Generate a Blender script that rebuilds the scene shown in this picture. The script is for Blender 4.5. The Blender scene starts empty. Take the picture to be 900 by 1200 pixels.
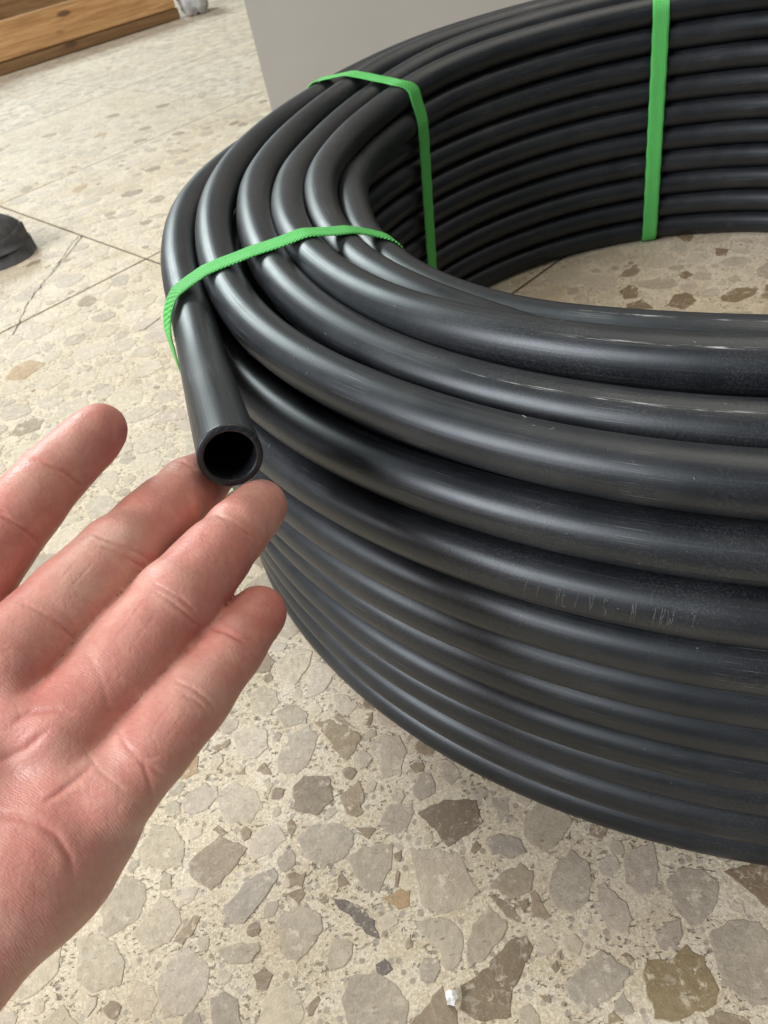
import bpy, math, random
import numpy as np
from mathutils import Matrix, Vector

# ------------------------------------------------------------------ camera, light, exposure
MM = 0.001
F = 900.0                                   # focal length in pixels of the 900 x 1200 photograph
CAM_H, PITCH, ROLL = 344.58, 0.7241, -0.2371
CX, CY, RI, RO = 251.4, 429.3, 266.2, 331.2  # coil centre on the floor, inner / outer winding radius (mm)
PR = 10.0                                   # pipe radius (mm)

scene = bpy.context.scene
_fw = np.array([0, math.cos(PITCH), -math.sin(PITCH)]); _rt = np.array([1.0, 0, 0]); _up = np.cross(_rt, _fw)
CR = np.array([math.cos(ROLL)*_rt + math.sin(ROLL)*_up, -math.sin(ROLL)*_rt + math.cos(ROLL)*_up, _fw])
CC = np.array([0, 0, CAM_H])
cd = bpy.data.cameras.new('camera'); cam = bpy.data.objects.new('camera', cd); scene.collection.objects.link(cam)
m = Matrix.Identity(4)
for i in range(3):
    m[i][0] = CR[0][i]; m[i][1] = CR[1][i]; m[i][2] = -CR[2][i]; m[i][3] = CC[i]*MM
cam.matrix_world = m
cd.sensor_fit = 'VERTICAL'; cd.sensor_height = 36.0; cd.lens = 27.0
cd.clip_start = 0.005; cd.clip_end = 60
cd.dof.use_dof = True; cd.dof.focus_distance = 0.27; cd.dof.aperture_fstop = 30.0
scene.camera = cam
scene.render.resolution_x, scene.render.resolution_y = 768, 1024

world = bpy.data.worlds.new('World'); scene.world = world; world.use_nodes = True
bg = world.node_tree.nodes['Background']; bg.inputs['Color'].default_value = (0.99, 0.995, 1.0, 1); bg.inputs['Strength'].default_value = 0.19

def area(name, loc, target, sx, sy, energy, col):
    l = bpy.data.lights.new(name, 'AREA'); l.shape = 'RECTANGLE'; l.size = sx; l.size_y = sy; l.energy = energy; l.color = col
    o = bpy.data.objects.new(name, l); scene.collection.objects.link(o)
    o.location = loc; o.rotation_euler = (Vector(target) - Vector(loc)).to_track_quat('-Z', 'Y').to_euler()
    return o
area('window_light', (-2.9, 6.3, 3.6), (0.0, 0.4, 0.1), 2.7, 1.8, 365, (0.90, 1.0, 0.98))
area('front_fill_light', (-2.7, -0.8, 2.1), (0.0, 0.35, 0.1), 2.0, 1.6, 165, (0.98, 0.985, 1.0))  # added front-left fill for the hand and near floor, no real doorway
area('coil_fill_light', (0.9, 0.9, 2.6), (0.3, 0.45, 0.0), 2.2, 2.0, 36, (1.0, 0.89, 0.73))  # added warm fill above the coil for its inner floor, no real fixture

scene.view_settings.view_transform = 'Standard'; scene.view_settings.look = 'None'
scene.view_settings.exposure = 0.0; scene.view_settings.gamma = 1.0; scene.view_settings.use_curve_mapping = False
scene.render.engine = 'CYCLES'

# ------------------------------------------------------------------ helpers
rng = random.Random(7); nrng = np.random.default_rng(7)
COL = scene.collection
def ray(u, v): return np.array([(u-450)/F, -(v-600)/F, 1.0]) @ CR
def at_z(u, v, z=0.0):
    w = ray(u, v); return CC + w*((z-CC[2])/w[2])
def at_depth(u, v, d): return CC + ray(u, v)*d
def pix(P):
    q = (np.asarray(P, float)-CC) @ CR.T
    return np.stack([450+F*q[..., 0]/q[..., 2], 600-F*q[..., 1]/q[..., 2], q[..., 2]], -1)

def mesh_obj(name, V, Fc, mat, parent=None, smooth=True, uv=None, col=None):
    """one mesh object, vertices given in millimetres"""
    me = bpy.data.meshes.new(name)
    V = np.asarray(V, dtype=np.float64)*MM
    if isinstance(Fc, np.ndarray):
        n, k = Fc.shape
        me.vertices.add(len(V)); me.vertices.foreach_set('co', V.ravel())
        me.loops.add(n*k); me.loops.foreach_set('vertex_index', Fc.ravel().astype(np.int32))
        me.polygons.add(n); me.polygons.foreach_set('loop_start', np.arange(0, n*k, k, dtype=np.int32))
        me.update(calc_edges=True); me.validate()
    else:
        me.from_pydata([tuple(v) for v in V], [], Fc); me.update()
    if smooth: me.polygons.foreach_set('use_smooth', np.ones(len(me.polygons), dtype=bool))
    if uv is not None:
        l = me.uv_layers.new(name='UVMap'); vi = np.zeros(len(me.loops), dtype=np.int32); me.loops.foreach_get('vertex_index', vi)
        l.data.foreach_set('uv', np.asarray(uv)[vi].ravel().astype(np.float32))
    if col is not None:
        a = me.attributes.new('tint', 'FLOAT_COLOR', 'POINT'); c = np.ones((len(V), 4), dtype=np.float32); c[:, :3] = col
        a.data.foreach_set('color', c.ravel())
    me.materials.append(mat)
    o = bpy.data.objects.new(name, me); COL.objects.link(o)
    if parent: o.parent = parent
    return o
def tag(o, label=None, cat=None, group=None, kind=None):
    if label: o['label'] = label
    if cat: o['category'] = cat
    if group: o['group'] = group
    if kind: o['kind'] = kind
    return o
def empty(name):
    o = bpy.data.objects.new(name, None); o.empty_display_size = 0.05; COL.objects.link(o); return o

class NT:
    """tiny node-tree writer"""
    def __init__(s, name):
        s.m = bpy.data.materials.new(name); s.m.use_nodes = True; s.t = s.m.node_tree
        s.b = s.t.nodes['Principled BSDF']; s.out = s.t.nodes['Material Output']
    def n(s, typ, ins=None, **kw):
        nd = s.t.nodes.new(typ)
        for k, v in kw.items(): setattr(nd, k, v)
        for k, v in (ins or {}).items():
            if isinstance(v, bpy.types.NodeSocket): s.t.links.new(v, nd.inputs[k])
            else: nd.inputs[k].default_value = v
        return nd
    def link(s, a, b): s.t.links.new(a, b)
    def setp(s, **kw):
        for k, v in kw.items():
            k = k.replace('_', ' ')
            if isinstance(v, bpy.types.NodeSocket): s.t.links.new(v, s.b.inputs[k])
            else: s.b.inputs[k].default_value = v
    def noise(s, vec, scale, detail=4, rough=0.55, dist=0.0):
        return s.n('ShaderNodeTexNoise', {'Vector': vec, 'Scale': scale, 'Detail': detail, 'Roughness': rough, 'Distortion': dist}).outputs['Fac']
    def vor(s, vec, scale, feat='F1', out='Distance', rnd=1.0):
        return s.n('ShaderNodeTexVoronoi', {'Vector': vec, 'Scale': scale, 'Randomness': rnd}, feature=feat).outputs[out]
    def ramp(s, fac, lo, hi, a=0.0, b=1.0):
        return s.n('ShaderNodeMapRange', {'Value': fac, 'From Min': lo, 'From Max': hi, 'To Min': a, 'To Max': b}, interpolation_type='SMOOTHSTEP').outputs['Result']
    def math(s, op, a, b=0.0):
        return s.n('ShaderNodeMath', {0: a, 1: b}, operation=op).outputs[0]
    def mix(s, fac, a, b, mode='MIX'):
        nd = s.t.nodes.new('ShaderNodeMix'); nd.data_type = 'RGBA'; nd.blend_type = mode
        for i, v in ((0, fac), (6, a), (7, b)):
            if isinstance(v, bpy.types.NodeSocket): s.t.links.new(v, nd.inputs[i])
            else: nd.inputs[i].default_value = v if i == 0 else (tuple(v)+(1,))[:4]
        return nd.outputs[2]
    def bump(s, h, strength, dist, normal=None):
        i = {'Height': h, 'Strength': strength, 'Distance': dist}
        if normal is not None: i['Normal'] = normal
        return s.n('ShaderNodeBump', i).outputs['Normal']
    def coord(s, out='Object'): return s.n('ShaderNodeTexCoord').outputs[out]
    def scale(s, vec, sc): return s.n('ShaderNodeMapping', {'Vector': vec, 'Scale': sc}).outputs[0]

# ------------------------------------------------------------------ materials
def mat_matrix(far=False):
    t = NT('terrazzo_matrix_far' if far else 'terrazzo_matrix'); v = t.coord()
    big = t.noise(v, 3.5, 3); mid = t.noise(v, 60, 5, .6); gr = t.noise(v, 900, 4, .7); gr2 = t.noise(v, 330, 4, .65)
    c = t.mix(t.ramp(mid, .35, .68), (.57, .487, .352), (.70, .628, .50))
    c = t.mix(t.ramp(big, .4, .65, 0, .7), c, (.66, .585, .46))
    c = t.mix(t.ramp(gr, .49, .60, 0, .55), c, (.38, .305, .20))
    c = t.mix(t.ramp(t.noise(v, 620, 3, .75), .50, .60, 0, .6), c, (.84, .77, .62))
    c = t.mix(t.ramp(t.noise(v, 480, 5, .85), .52, .60, 0, .5), c, (.33, .265, .18))
    # little grit chips in the cement
    vc = t.n('ShaderNodeTexVoronoi', {'Vector': v, 'Scale': 250.0, 'Randomness': 1.0})
    cs = t.n('ShaderNodeSeparateColor', {'Color': vc.outputs['Color']})
    chip = t.math('MULTIPLY', t.ramp(cs.outputs[0], .55, .59), t.ramp(vc.outputs['Distance'], .42, .30))
    c = t.mix(t.math('MULTIPLY', chip, .75), c, t.mix(cs.outputs[1], (.26, .215, .16), (.45, .41, .36)))
    # pits, short dark scratches
    w = t.n('ShaderNodeMapping', {'Vector': v, 'Scale': (300, 620, 400), 'Rotation': (0, 0, 1.0)}).outputs[0]
    pit = t.math('MULTIPLY', t.ramp(t.noise(w, 1.0, 2, .5), .585, .66), t.ramp(t.noise(v, 45, 3), .44, .56))
    pit2 = t.math('MULTIPLY', t.ramp(gr2, .585, .67), t.ramp(t.noise(v, 80, 2), .47, .6))
    pit = t.math('MAXIMUM', pit, pit2)
    c = t.mix(t.math('MULTIPLY', pit, .55), c, (.15, .115, .08))
    stain = t.ramp(t.noise(v, 9, 5, .62, .6), .42, .66, 0, .5)
    c = t.mix(stain, c, t.mix(1.0, c, (.80, .745, .66), 'MULTIPLY'))
    h = t.math('SUBTRACT', t.math('MULTIPLY', gr2, .6), pit)
    if far:
        d = t.n('ShaderNodeTexNoise', {'Vector': v, 'Scale': 60.0, 'Detail': 3.0}).outputs['Color']
        vd = t.n('ShaderNodeMixRGB', {'Fac': .012, 'Color1': v, 'Color2': d}, blend_type='ADD').outputs[0]
        for sc, lo, cc in ((27.0, .30, (.53, .485, .40)), (40.0, .66, (.36, .315, .25)), (80.0, .7, (.40, .35, .28))):
            vb = t.n('ShaderNodeTexVoronoi', {'Vector': vd, 'Scale': sc})
            ed = t.vor(vd, sc, 'DISTANCE_TO_EDGE')
            q = t.n('ShaderNodeSeparateColor', {'Color': vb.outputs['Color']})
            msk = t.math('MULTIPLY', t.ramp(q.outputs[0], lo, lo+.03), t.ramp(ed, .06, .13))
            c = t.mix(t.math('MULTIPLY', msk, .8), c, t.mix(q.outputs[1], cc, tuple(x*1.25 for x in cc)))
    t.setp(Base_Color=c, Roughness=t.ramp(gr2, .3, .7, .55, .75), Normal=t.bump(h, .9, .0008))
    t.b.inputs['Specular IOR Level'].default_value = .28
    return t.m
def mat_stone():
    t = NT('terrazzo_stone'); v = t.coord()
    a = t.n('ShaderNodeAttribute', attribute_name='tint').outputs['Color']
    n1 = t.noise(v, 260, 5, .65); n2 = t.noise(v, 1100, 3, .7); n3 = t.noise(v, 70, 3)
    c = t.mix(t.ramp(t.noise(v, 800, 4, .75), .52, .66, 0, .5), a, t.mix(1.0, a, (1.45, 1.45, 1.42), 'MULTIPLY'))
    c = t.mix(t.ramp(n1, .35, .65, 0, .5), c, t.mix(1.0, a, (.70, .68, .66), 'MULTIPLY'))
    c = t.mix(t.ramp(n3, .45, .7, 0, .35), c, t.mix(1.0, a, (1.22, 1.2, 1.15), 'MULTIPLY'))
    c = t.mix(t.ramp(n2, .60, .72, 0, .5), c, (.55, .52, .46))
    vein = t.ramp(t.math('ABSOLUTE', t.math('SUBTRACT', t.noise(v, 42, 3, .5, 1.2), .5)), .012, .0)
    c = t.mix(t.math('MULTIPLY', vein, .28), c, (.60, .56, .48))
    dk = t.math('MULTIPLY', t.ramp(n2, .34, .26), t.ramp(n1, .5, .38))
    c = t.mix(t.math('MULTIPLY', dk, .5), c, (.14, .12, .10))
    stain = t.ramp(t.noise(v, 9, 5, .62, .6), .42, .66, 0, .5)
    c = t.mix(stain, c, t.mix(1.0, c, (.84, .79, .71), 'MULTIPLY'))
    wr = t.math('MULTIPLY', t.ramp(t.noise(v, 170, 6, .72), .53, .63), t.ramp(t.noise(v, 48, 2), .42, .62))
    c = t.mix(t.math('MULTIPLY', wr, .85), c, (.66, .58, .45))
    sc = t.n('ShaderNodeMapping', {'Vector': v, 'Scale': (190, 760, 300), 'Rotation': (0, 0, .8)}).outputs[0]
    c = t.mix(t.math('MULTIPLY', t.ramp(t.noise(sc, 1.0, 3, .6), .62, .70), .55), c, (.15, .125, .095))
    t.setp(Base_Color=c, Roughness=t.ramp(n1, .3, .7, .48, .68), Normal=t.bump(t.math('ADD', n1, t.math('MULTIPLY', n2, .6)), .7, .0006))
    t.b.inputs['Specular IOR Level'].default_value = .28
    return t.m
def mat_pipe():
    t = NT('black_polyethylene'); v = t.coord(); uv = t.coord('UV')
    # uv.x = metres along the pipe, uv.y = metres round it
    st = t.scale(uv, (9.0, 900.0, 1.0)); st2 = t.scale(uv, (30.0, 2600.0, 1.0))
    sep = t.n('ShaderNodeSeparateXYZ', {'Vector': uv})
    d1 = t.noise(v, 38, 5, .62); d2 = t.noise(v, 900, 3, .7); s1 = t.noise(st, 1.0, 3, .6); s2 = t.noise(st2, 1.0, 2, .5)
    c = t.mix(t.ramp(d1, .30, .78), (.006, .0072, .0098), (.014, .0152, .018))
    c = t.mix(t.ramp(s1, .56, .74, 0, .5), c, (.034, .034, .035))
    c = t.mix(t.ramp(d2, .60, .74, 0, .22), c, (.10, .10, .097))
    # dust specks and scuffs
    vs = t.n('ShaderNodeTexVoronoi', {'Vector': v, 'Scale': 420.0, 'Randomness': 1.0})
    q = t.n('ShaderNodeSeparateColor', {'Color': vs.outputs['Color']})
    sp = t.math('MULTIPLY', t.ramp(q.outputs[0], .955, .965), t.ramp(vs.outputs['Distance'], .12, .03))
    c = t.mix(t.math('MULTIPLY', sp, t.math('MULTIPLY', q.outputs[1], .6)), c, (.45, .44, .42))
    film = t.math('MULTIPLY', t.ramp(t.noise(v, 1500, 4, .75), .48, .62), t.ramp(t.noise(v, 14, 4, .6), .42, .64))
    c = t.mix(t.math('MULTIPLY', film, .35), c, (.085, .085, .084))
    scf = t.math('MULTIPLY', t.ramp(s2, .62, .70), t.ramp(t.noise(v, 26, 4), .50, .62))
    c = t.mix(t.math('MULTIPLY', scf, .5), c, (.20, .20, .20))
    # worn white print line: position given by each winding's own properties
    def oa(nm): return t.n('ShaderNodeAttribute', attribute_name=nm, attribute_type='OBJECT').outputs['Fac']
    dy = t.math('ABSOLUTE', t.math('SUBTRACT', sep.outputs[1], oa('line_side')))
    ln = t.ramp(dy, .0006, .0002)
    on = t.math('MULTIPLY', t.ramp(t.math('SUBTRACT', sep.outputs[0], oa('line_from')), .0, .03), t.ramp(t.math('SUBTRACT', oa('line_to'), sep.outputs[0]), .0, .03))
    br = t.ramp(t.noise(t.scale(uv, (70.0, 2500.0, 1.0)), 1.0, 3, .7), .50, .64)
    c = t.mix(t.math('MULTIPLY', t.math('MULTIPLY', ln, on), t.math('MULTIPLY', br, .6)), c, (.62, .63, .62))
    r = t.ramp(d1, .25, .75, .37, .43)
    r = t.math('ADD', r, t.math('MULTIPLY', t.ramp(s1, .5, .75), .10))
    h = t.math('ADD', t.math('MULTIPLY', s1, .5), t.math('MULTIPLY', d2, .35))
    t.setp(Base_Color=c, Roughness=r, Normal=t.bump(h, .18, .0004))
    t.b.inputs['Specular IOR Level'].default_value = .56
    t.b.inputs['Specular Tint'].default_value = (.86, .94, 1.0, 1)
    return t.m
def mat_strap():
    t = NT('green_woven_strap'); uv = t.coord('UV')
    sep = t.n('ShaderNodeSeparateXYZ', {'Vector': uv})
    rib = t.n('ShaderNodeTexWave', {'Vector': uv, 'Scale': 240.0, 'Distortion': .6, 'Detail': 1.0}, wave_type='BANDS', bands_direction='Y').outputs['Fac']
    wv = t.n('ShaderNodeTexWave', {'Vector': uv, 'Scale': 330.0, 'Distortion': .8, 'Detail': 1.0}, wave_type='BANDS', bands_direction='DIAGONAL').outputs['Fac']
    n = t.noise(t.scale(uv, (60, 900, 1)), 1.0, 3); n2 = t.noise(uv, 120, 3)
    c = t.mix(rib, (.045, .46, .06), (.18, .80, .20))
    c = t.mix(t.ramp(n, .55, .75, 0, .5), c, (.34, .88, .42))
    c = t.mix(t.ramp(wv, .4, .9, 0, .6), c, (.13, .66, .15))
    c = t.mix(t.ramp(n2, .55, .8, 0, .2), c, (.03, .40, .05))
    t.setp(Base_Color=c, Roughness=.42, Normal=t.bump(t.math('ADD', rib, t.math('MULTIPLY', wv, .9)), .9, .0006))
    return t.m
def mat_skin():
    t = NT('skin'); v = t.coord(); a = t.n('ShaderNodeAttribute', attribute_name='tint').outputs['Color']
    n1 = t.noise(v, 55, 5, .65); n2 = t.noise(v, 240, 4, .65); n3 = t.noise(v, 900, 3, .6)
    c = t.mix(t.ramp(n1, .36, .62, 0, .75), a, t.mix(1.0, a, (1.02, .82, .81), 'MULTIPLY'))
    c = t.mix(t.ramp(n2, .47, .66, 0, .5), c, t.mix(1.0, a, (1.14, 1.20, 1.12), 'MULTIPLY'))
    # friction ridges and the fine net of skin lines
    uv = t.coord('UV')
    w = t.n('ShaderNodeTexWave', {'Vector': uv, 'Scale': 560.0, 'Distortion': 9.0, 'Detail': 2.0, 'Detail Scale': .3}, wave_type='BANDS', bands_direction='X').outputs['Fac']
    st = t.n('ShaderNodeMapping', {'Vector': uv, 'Scale': (420, 130, 1)}).outputs[0]
    l1 = t.ramp(t.vor(t.n('ShaderNodeMixRGB', {'Fac': .5, 'Color1': st, 'Color2': t.n('ShaderNodeTexNoise', {'Vector': st, 'Scale': .8}).outputs['Color']}, blend_type='ADD').outputs[0], 1.0, 'DISTANCE_TO_EDGE'), 0, .10)
    l2 = t.ramp(t.vor(v, 620, 'DISTANCE_TO_EDGE'), 0, .16)
    h = t.math('ADD', t.math('MULTIPLY', w, .45), t.math('ADD', t.math('MULTIPLY', l1, .55), t.math('MULTIPLY', l2, .4)))
    c = t.mix(t.math('MULTIPLY', t.math('SUBTRACT', 1.0, l1), .12), c, t.mix(1.0, a, (.70, .52, .50), 'MULTIPLY'))
    t.setp(Base_Color=c, Roughness=t.ramp(n2, .3, .7, .36, .54), Normal=t.bump(n3, .25, .0005, t.bump(h, .19, .0003)))
    t.b.inputs['Subsurface Weight'].default_value = .16
    t.b.inputs['Subsurface Radius'].default_value = (1.0, .36, .22); t.b.inputs['Subsurface Scale'].default_value = .003
    t.b.inputs['Specular IOR Level'].default_value = .45
    return t.m
def mat_wood(tone=1.0):
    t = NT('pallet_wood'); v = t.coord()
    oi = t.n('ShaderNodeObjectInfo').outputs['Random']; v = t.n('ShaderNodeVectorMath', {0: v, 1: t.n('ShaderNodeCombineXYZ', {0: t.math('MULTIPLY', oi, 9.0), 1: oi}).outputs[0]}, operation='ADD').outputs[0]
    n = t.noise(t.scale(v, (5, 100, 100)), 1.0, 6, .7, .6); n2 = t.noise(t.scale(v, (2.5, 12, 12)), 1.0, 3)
    c = t.mix(t.ramp(n, .35, .68), tuple(x*tone for x in (.36, .185, .07)), tuple(x*tone for x in (.62, .37, .16)))
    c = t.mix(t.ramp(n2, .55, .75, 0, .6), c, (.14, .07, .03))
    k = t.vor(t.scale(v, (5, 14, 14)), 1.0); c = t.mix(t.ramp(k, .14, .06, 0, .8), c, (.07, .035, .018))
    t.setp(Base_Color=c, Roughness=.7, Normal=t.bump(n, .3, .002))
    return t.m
def mat_plain(name, col, rough=.5, nscale=40, var=.2, bump=.1, dist=.0008, spec=.4):
    t = NT(name); v = t.coord(); n = t.noise(v, nscale, 5, .6); n2 = t.noise(v, nscale*9, 3, .6)
    c = t.mix(t.ramp(n, .3, .7), tuple(x*(1-var) for x in col), tuple(min(1, x*(1+var)) for x in col))
    t.setp(Base_Color=c, Roughness=rough, Normal=t.bump(t.math('ADD', n, t.math('MULTIPLY', n2, .4)), bump, dist))
    t.b.inputs['Specular IOR Level'].default_value = spec
    return t.m
M_MATRIX, M_FAR, M_STONE, M_PIPE, M_STRAP, M_SKIN, M_WOOD = mat_matrix(), mat_matrix(True), mat_stone(), mat_pipe(), mat_strap(), mat_skin(), mat_wood()
M_WOOD2 = mat_wood(.42); M_WOOD3 = mat_wood(.6)  # same wood in darker tones for bottom boards, post and front side board
M_GROUT = mat_plain('joint_grout', (.030, .024, .018), .9, 120, .4)
M_PANEL = mat_plain('grey_panel_paint', (.37, .355, .33), .5, 7, .03, .04)
M_SHOE = mat_plain('shoe_rubber', (.05, .051, .054), .5, 60, .35, .15, .0006)
M_BAG = mat_plain('grey_plastic_bag', (.50, .51, .52), .35, 30, .12, .2, .003)
M_CRUMB = mat_plain('white_plaster', (.85, .85, .84), .7, 300, .06, .5)
M_MARK = mat_plain('scuffed_marking', (.075, .075, .073), .6, 400, .5)

# ------------------------------------------------------------------ the floor: terrazzo tiles with stone chips
TU = np.array([.588, -.809]); TV = np.array([.809, .588]); TO = np.array([-209., 946.]); TS = 462.0; TW = 494.0     # tile size along TU and TV
floor = mesh_obj('floor', [(-6000, -1500, -1.6), (7000, -1500, -1.6), (7000, 11000, -1.6), (-6000, 11000, -1.6)], [[0, 1, 2, 3]], M_GROUT, smooth=False)
tag(floor, 'cream terrazzo tile floor with grey and brown stone chips', 'floor', kind='structure')
def tile_of(x, y):
    d = np.array([x, y]) - TO; return int(math.floor(d @ TU / TS)), int(math.floor(d @ TV / TW))
def tile_edge(x, y):
    d = np.array([x, y]) - TO; a = (d @ TU / TS) % 1; b = (d @ TV / TW) % 1
    return min(min(a, 1-a)*TS, min(b, 1-b)*TW)
tiles = {}
for i in range(-14, 8):
    for j in range(-5, 16):
        c0 = TO + TS*TU*(i+.5) + TW*TV*(j+.5)
        if c0[1] < -300 or c0[1] > 7600: continue
        q = pix(np.array([[*(TO + TS*TU*(i+a) + TW*TV*(j+b)), 0] for a in (0, .5, 1) for b in (0, .5, 1)]))
        q = q[q[:, 2] > 60]
        if len(q) == 0 or q[:, 0].max() < -330 or q[:, 0].min() > 1230 or q[:, 1].max() < -160: continue
        if q[:, 1].min() > 1700: continue
        g = 1.5; h = TS/2; dz = rng.uniform(-.12, .12)
        k = .5
        V = []
        for (e, z) in ((h-g, -8.5), (h-g, dz-k), (h-g-k, dz)):
            for sx, sy in ((-1, -1), (1, -1), (1, 1), (-1, 1)):
                V.append((*(c0 + TU*sx*e + TV*sy*(e+(TW-TS)/2)), z))
        Fc = [[0, 1, 5, 4], [1, 2, 6, 5], [2, 3, 7, 6], [3, 0, 4, 7], [4, 5, 9, 8], [5, 6, 10, 9], [6, 7, 11, 10], [7, 4, 8, 11], [8, 9, 10, 11]]
        Fc = [f[::-1] for f in Fc]
        far = np.hypot(*c0) > 1850
        tiles[(i, j)] = (mesh_obj('floor_tile', V, Fc, M_FAR if far else M_MATRIX, floor, smooth=False), far, dz)

GREY, PALE, TAUPE, DARK, TAN, BLUE, OLIVE, ROUGH, CREAM = (.43, .388, .325), (.52, .472, .395), (.30, .248, .186), (.215, .175, .13), (.40, .29, .185), (.355, .325, .287), (.265, .212, .135), (.29, .25, .20), (.505, .462, .388)
traced = []
def trace(x0, y0, s, tint, *polys):
    for pl in polys:
        traced.append(([at_z(x0+X/s, y0+Y/s)[:2] for X, Y in pl], tint))
A = (90, 940, 3.4615); B = (200, 720, 3.4615); Cc = (340, 940, 3.4615); D = (580, 940, 2.8125); I = (560, 260, 2.647)
trace(*A, (.30, .255, .205), [(450,250),(575,140),(690,185),(650,250),(545,360),(460,305)])
trace(*A, GREY, [(95,440),(195,290),(275,330),(290,400),(230,490),(125,550),(100,500)], [(565,600),(640,570),(740,570),(745,600),(690,665),(600,640)], [(800,500),(840,450),(900,440),(925,520),(900,640),(850,640)], [(540,800),(600,765),(650,800),(670,900),(600,960),(550,900)])
trace(*A, PALE, [(245,200),(310,90),(400,100),(440,180),(430,260),(340,275),(270,255)], [(690,180),(760,100),(820,90),(850,150),(800,200),(720,240)], [(325,745),(360,630),(450,580),(540,680),(530,760),(470,850),(350,880)], [(200,800),(240,730),(310,745),(330,800),(300,880),(230,880)], [(0,560),(80,530),(150,570),(195,650),(180,740),(60,770),(0,720)], [(225,540),(340,375),(420,430),(425,490),(375,570),(290,605)])
trace(*A, BLUE, [(590,440),(700,310),(800,265),(820,300),(770,380),(680,490),(600,490)])
trace(*A, TAUPE, [(105,835),(140,800),(185,830),(170,870),(130,870)], [(390,565),(470,460),(505,465),(480,520),(430,580)], [(715,705),(760,665),(795,700),(770,765),(730,755)], [(545,110),(575,90),(610,120),(590,140)], [(850,80),(870,65),(890,105),(870,150)], [(850,300),(880,285),(930,300),(910,345),(870,335)], [(850,375),(900,352),(930,370),(900,410)])
trace(*B, TAUPE, [(580,440),(640,425),(770,490),(775,510),(715,595),(650,540),(625,485)], [(658,415),(680,400),(748,465),(700,450)], [(685,740),(755,675),(790,720),(770,820),(715,810)], [(345,635),(380,600),(410,650)], [(270,650),(300,615),(305,655)], [(170,545),(240,505),(245,520),(190,555)], [(790,450),(815,395),(828,400),(805,455)])
trace(*B, PALE, [(420,200),(500,140),(575,150),(560,210),(500,290),(440,260)], [(560,260),(600,190),(660,210),(670,240),(620,320),(550,340)], [(320,330),(380,285),(430,310),(440,360),(390,420),(330,400)], [(175,730),(260,680),(350,710),(370,780),(320,850),(220,840)], [(250,490),(330,455),(390,470),(395,540),(340,590),(270,560)], [(655,330),(700,320),(760,370),(720,410),(670,380)])
trace(*B, GREY, [(430,590),(480,500),(560,450),(600,490),(570,590),(510,650),(440,640)], [(810,540),(850,490),(930,490),(960,560),(930,660),(860,660)], [(375,680),(400,662),(420,690),(400,730)])
trace(*B, ROUGH, [(500,700),(540,655),(640,655),(660,750),(600,815),(500,800)])
trace(*Cc, GREY, [(25,150),(90,95),(200,85),(260,130),(240,215),(140,265),(50,210)], [(230,230),(300,175),(420,170),(410,270),(360,370),(300,350)], [(480,190),(600,188),(690,220),(760,350),(720,420),(610,455),(530,420),(510,300)], [(500,490),(560,475),(640,465),(700,530),(690,650),(630,690),(600,600)], [(710,600),(740,500),(800,425),(880,480),(870,530),(800,630),(720,680)], [(205,800),(240,710),(340,690),(430,740),(480,810),(470,900),(360,960),(240,900)], [(0,440),(60,415),(120,460),(135,520),(80,590),(30,650),(-20,600)], [(360,90),(400,10),(500,0),(500,60),(450,150),(400,130)], [(830,40),(850,80),(890,40),(890,-20),(810,-20)])
trace(*Cc, DARK, [(515,45),(620,-8),(755,-8),(782,90),(640,183),(580,110)], [(690,745),(780,685),(895,555),(955,540),(985,590),(960,660),(905,760),(895,870),(760,890),(690,840)])
trace(*Cc, (.17, .155, .14), [(170,390),(220,395),(300,435),(340,480),(365,550),(330,550),(250,480)], [(345,660),(380,640),(420,680),(390,705),(350,690)])
trace(*Cc, TAUPE, [(490,900),(615,745),(680,850),(690,940),(560,960)], [(210,0),(280,0),(290,45),(270,65),(225,45)], [(800,375),(850,385),(925,450),(940,490),(900,480)], [(260,100),(345,105),(320,150)], [(420,210),(450,195),(455,230),(440,245)], [(185,310),(205,280),(240,330),(195,345)], [(420,345),(430,280),(440,285),(435,345)], [(730,200),(750,160),(775,180),(745,215)], [(465,570),(490,535),(498,585),(475,598)], [(70,870),(75,820),(110,790),(125,800),(90,870)], [(0,310),(70,285),(50,340),(0,345)], [(0,375),(60,345),(30,410)])
trace(*Cc, TAN, [(370,390),(450,350),(490,360),(485,420),(440,435)])
trace(*Cc, BLUE, [(790,150),(850,125),(930,150),(960,200),(900,230),(820,205)])
trace(*Cc, (.36, .31, .25), [(812,350),(850,290),(930,250),(990,280),(980,360),(900,390)])
trace(*D, GREY, [(170,290),(200,200),(250,155),(300,190),(325,260),(310,330),(250,370),(190,340)], [(335,280),(360,265),(430,330),(455,390),(440,435),(370,420),(340,360)], [(420,190),(450,150),(520,130),(540,200),(530,280),(480,310),(430,270)], [(565,260),(600,215),(680,220),(745,270),(735,330),(680,410),(640,410),(590,340)], [(525,450),(560,400),(610,385),(620,440),(580,495),(540,485)], [(700,440),(790,380),(870,395),(940,460),(940,650),(850,675),(750,600)], [(90,60),(140,0),(210,20),(260,60),(200,150),(150,170),(95,110)], [(390,660),(420,625),(460,690),(450,710),(400,690)])
trace(*D, BLUE, [(225,600),(300,530),(350,485),(445,550),(420,610),(300,700),(245,650)])
trace(*D, OLIVE, [(485,570),(500,515),(580,520),(630,475),(690,510),(745,620),(730,670),(600,720),(530,715)])
trace(*D, (.215, .165, .115), [(755,230),(850,200),(940,190),(940,400),(860,310)])
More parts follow.
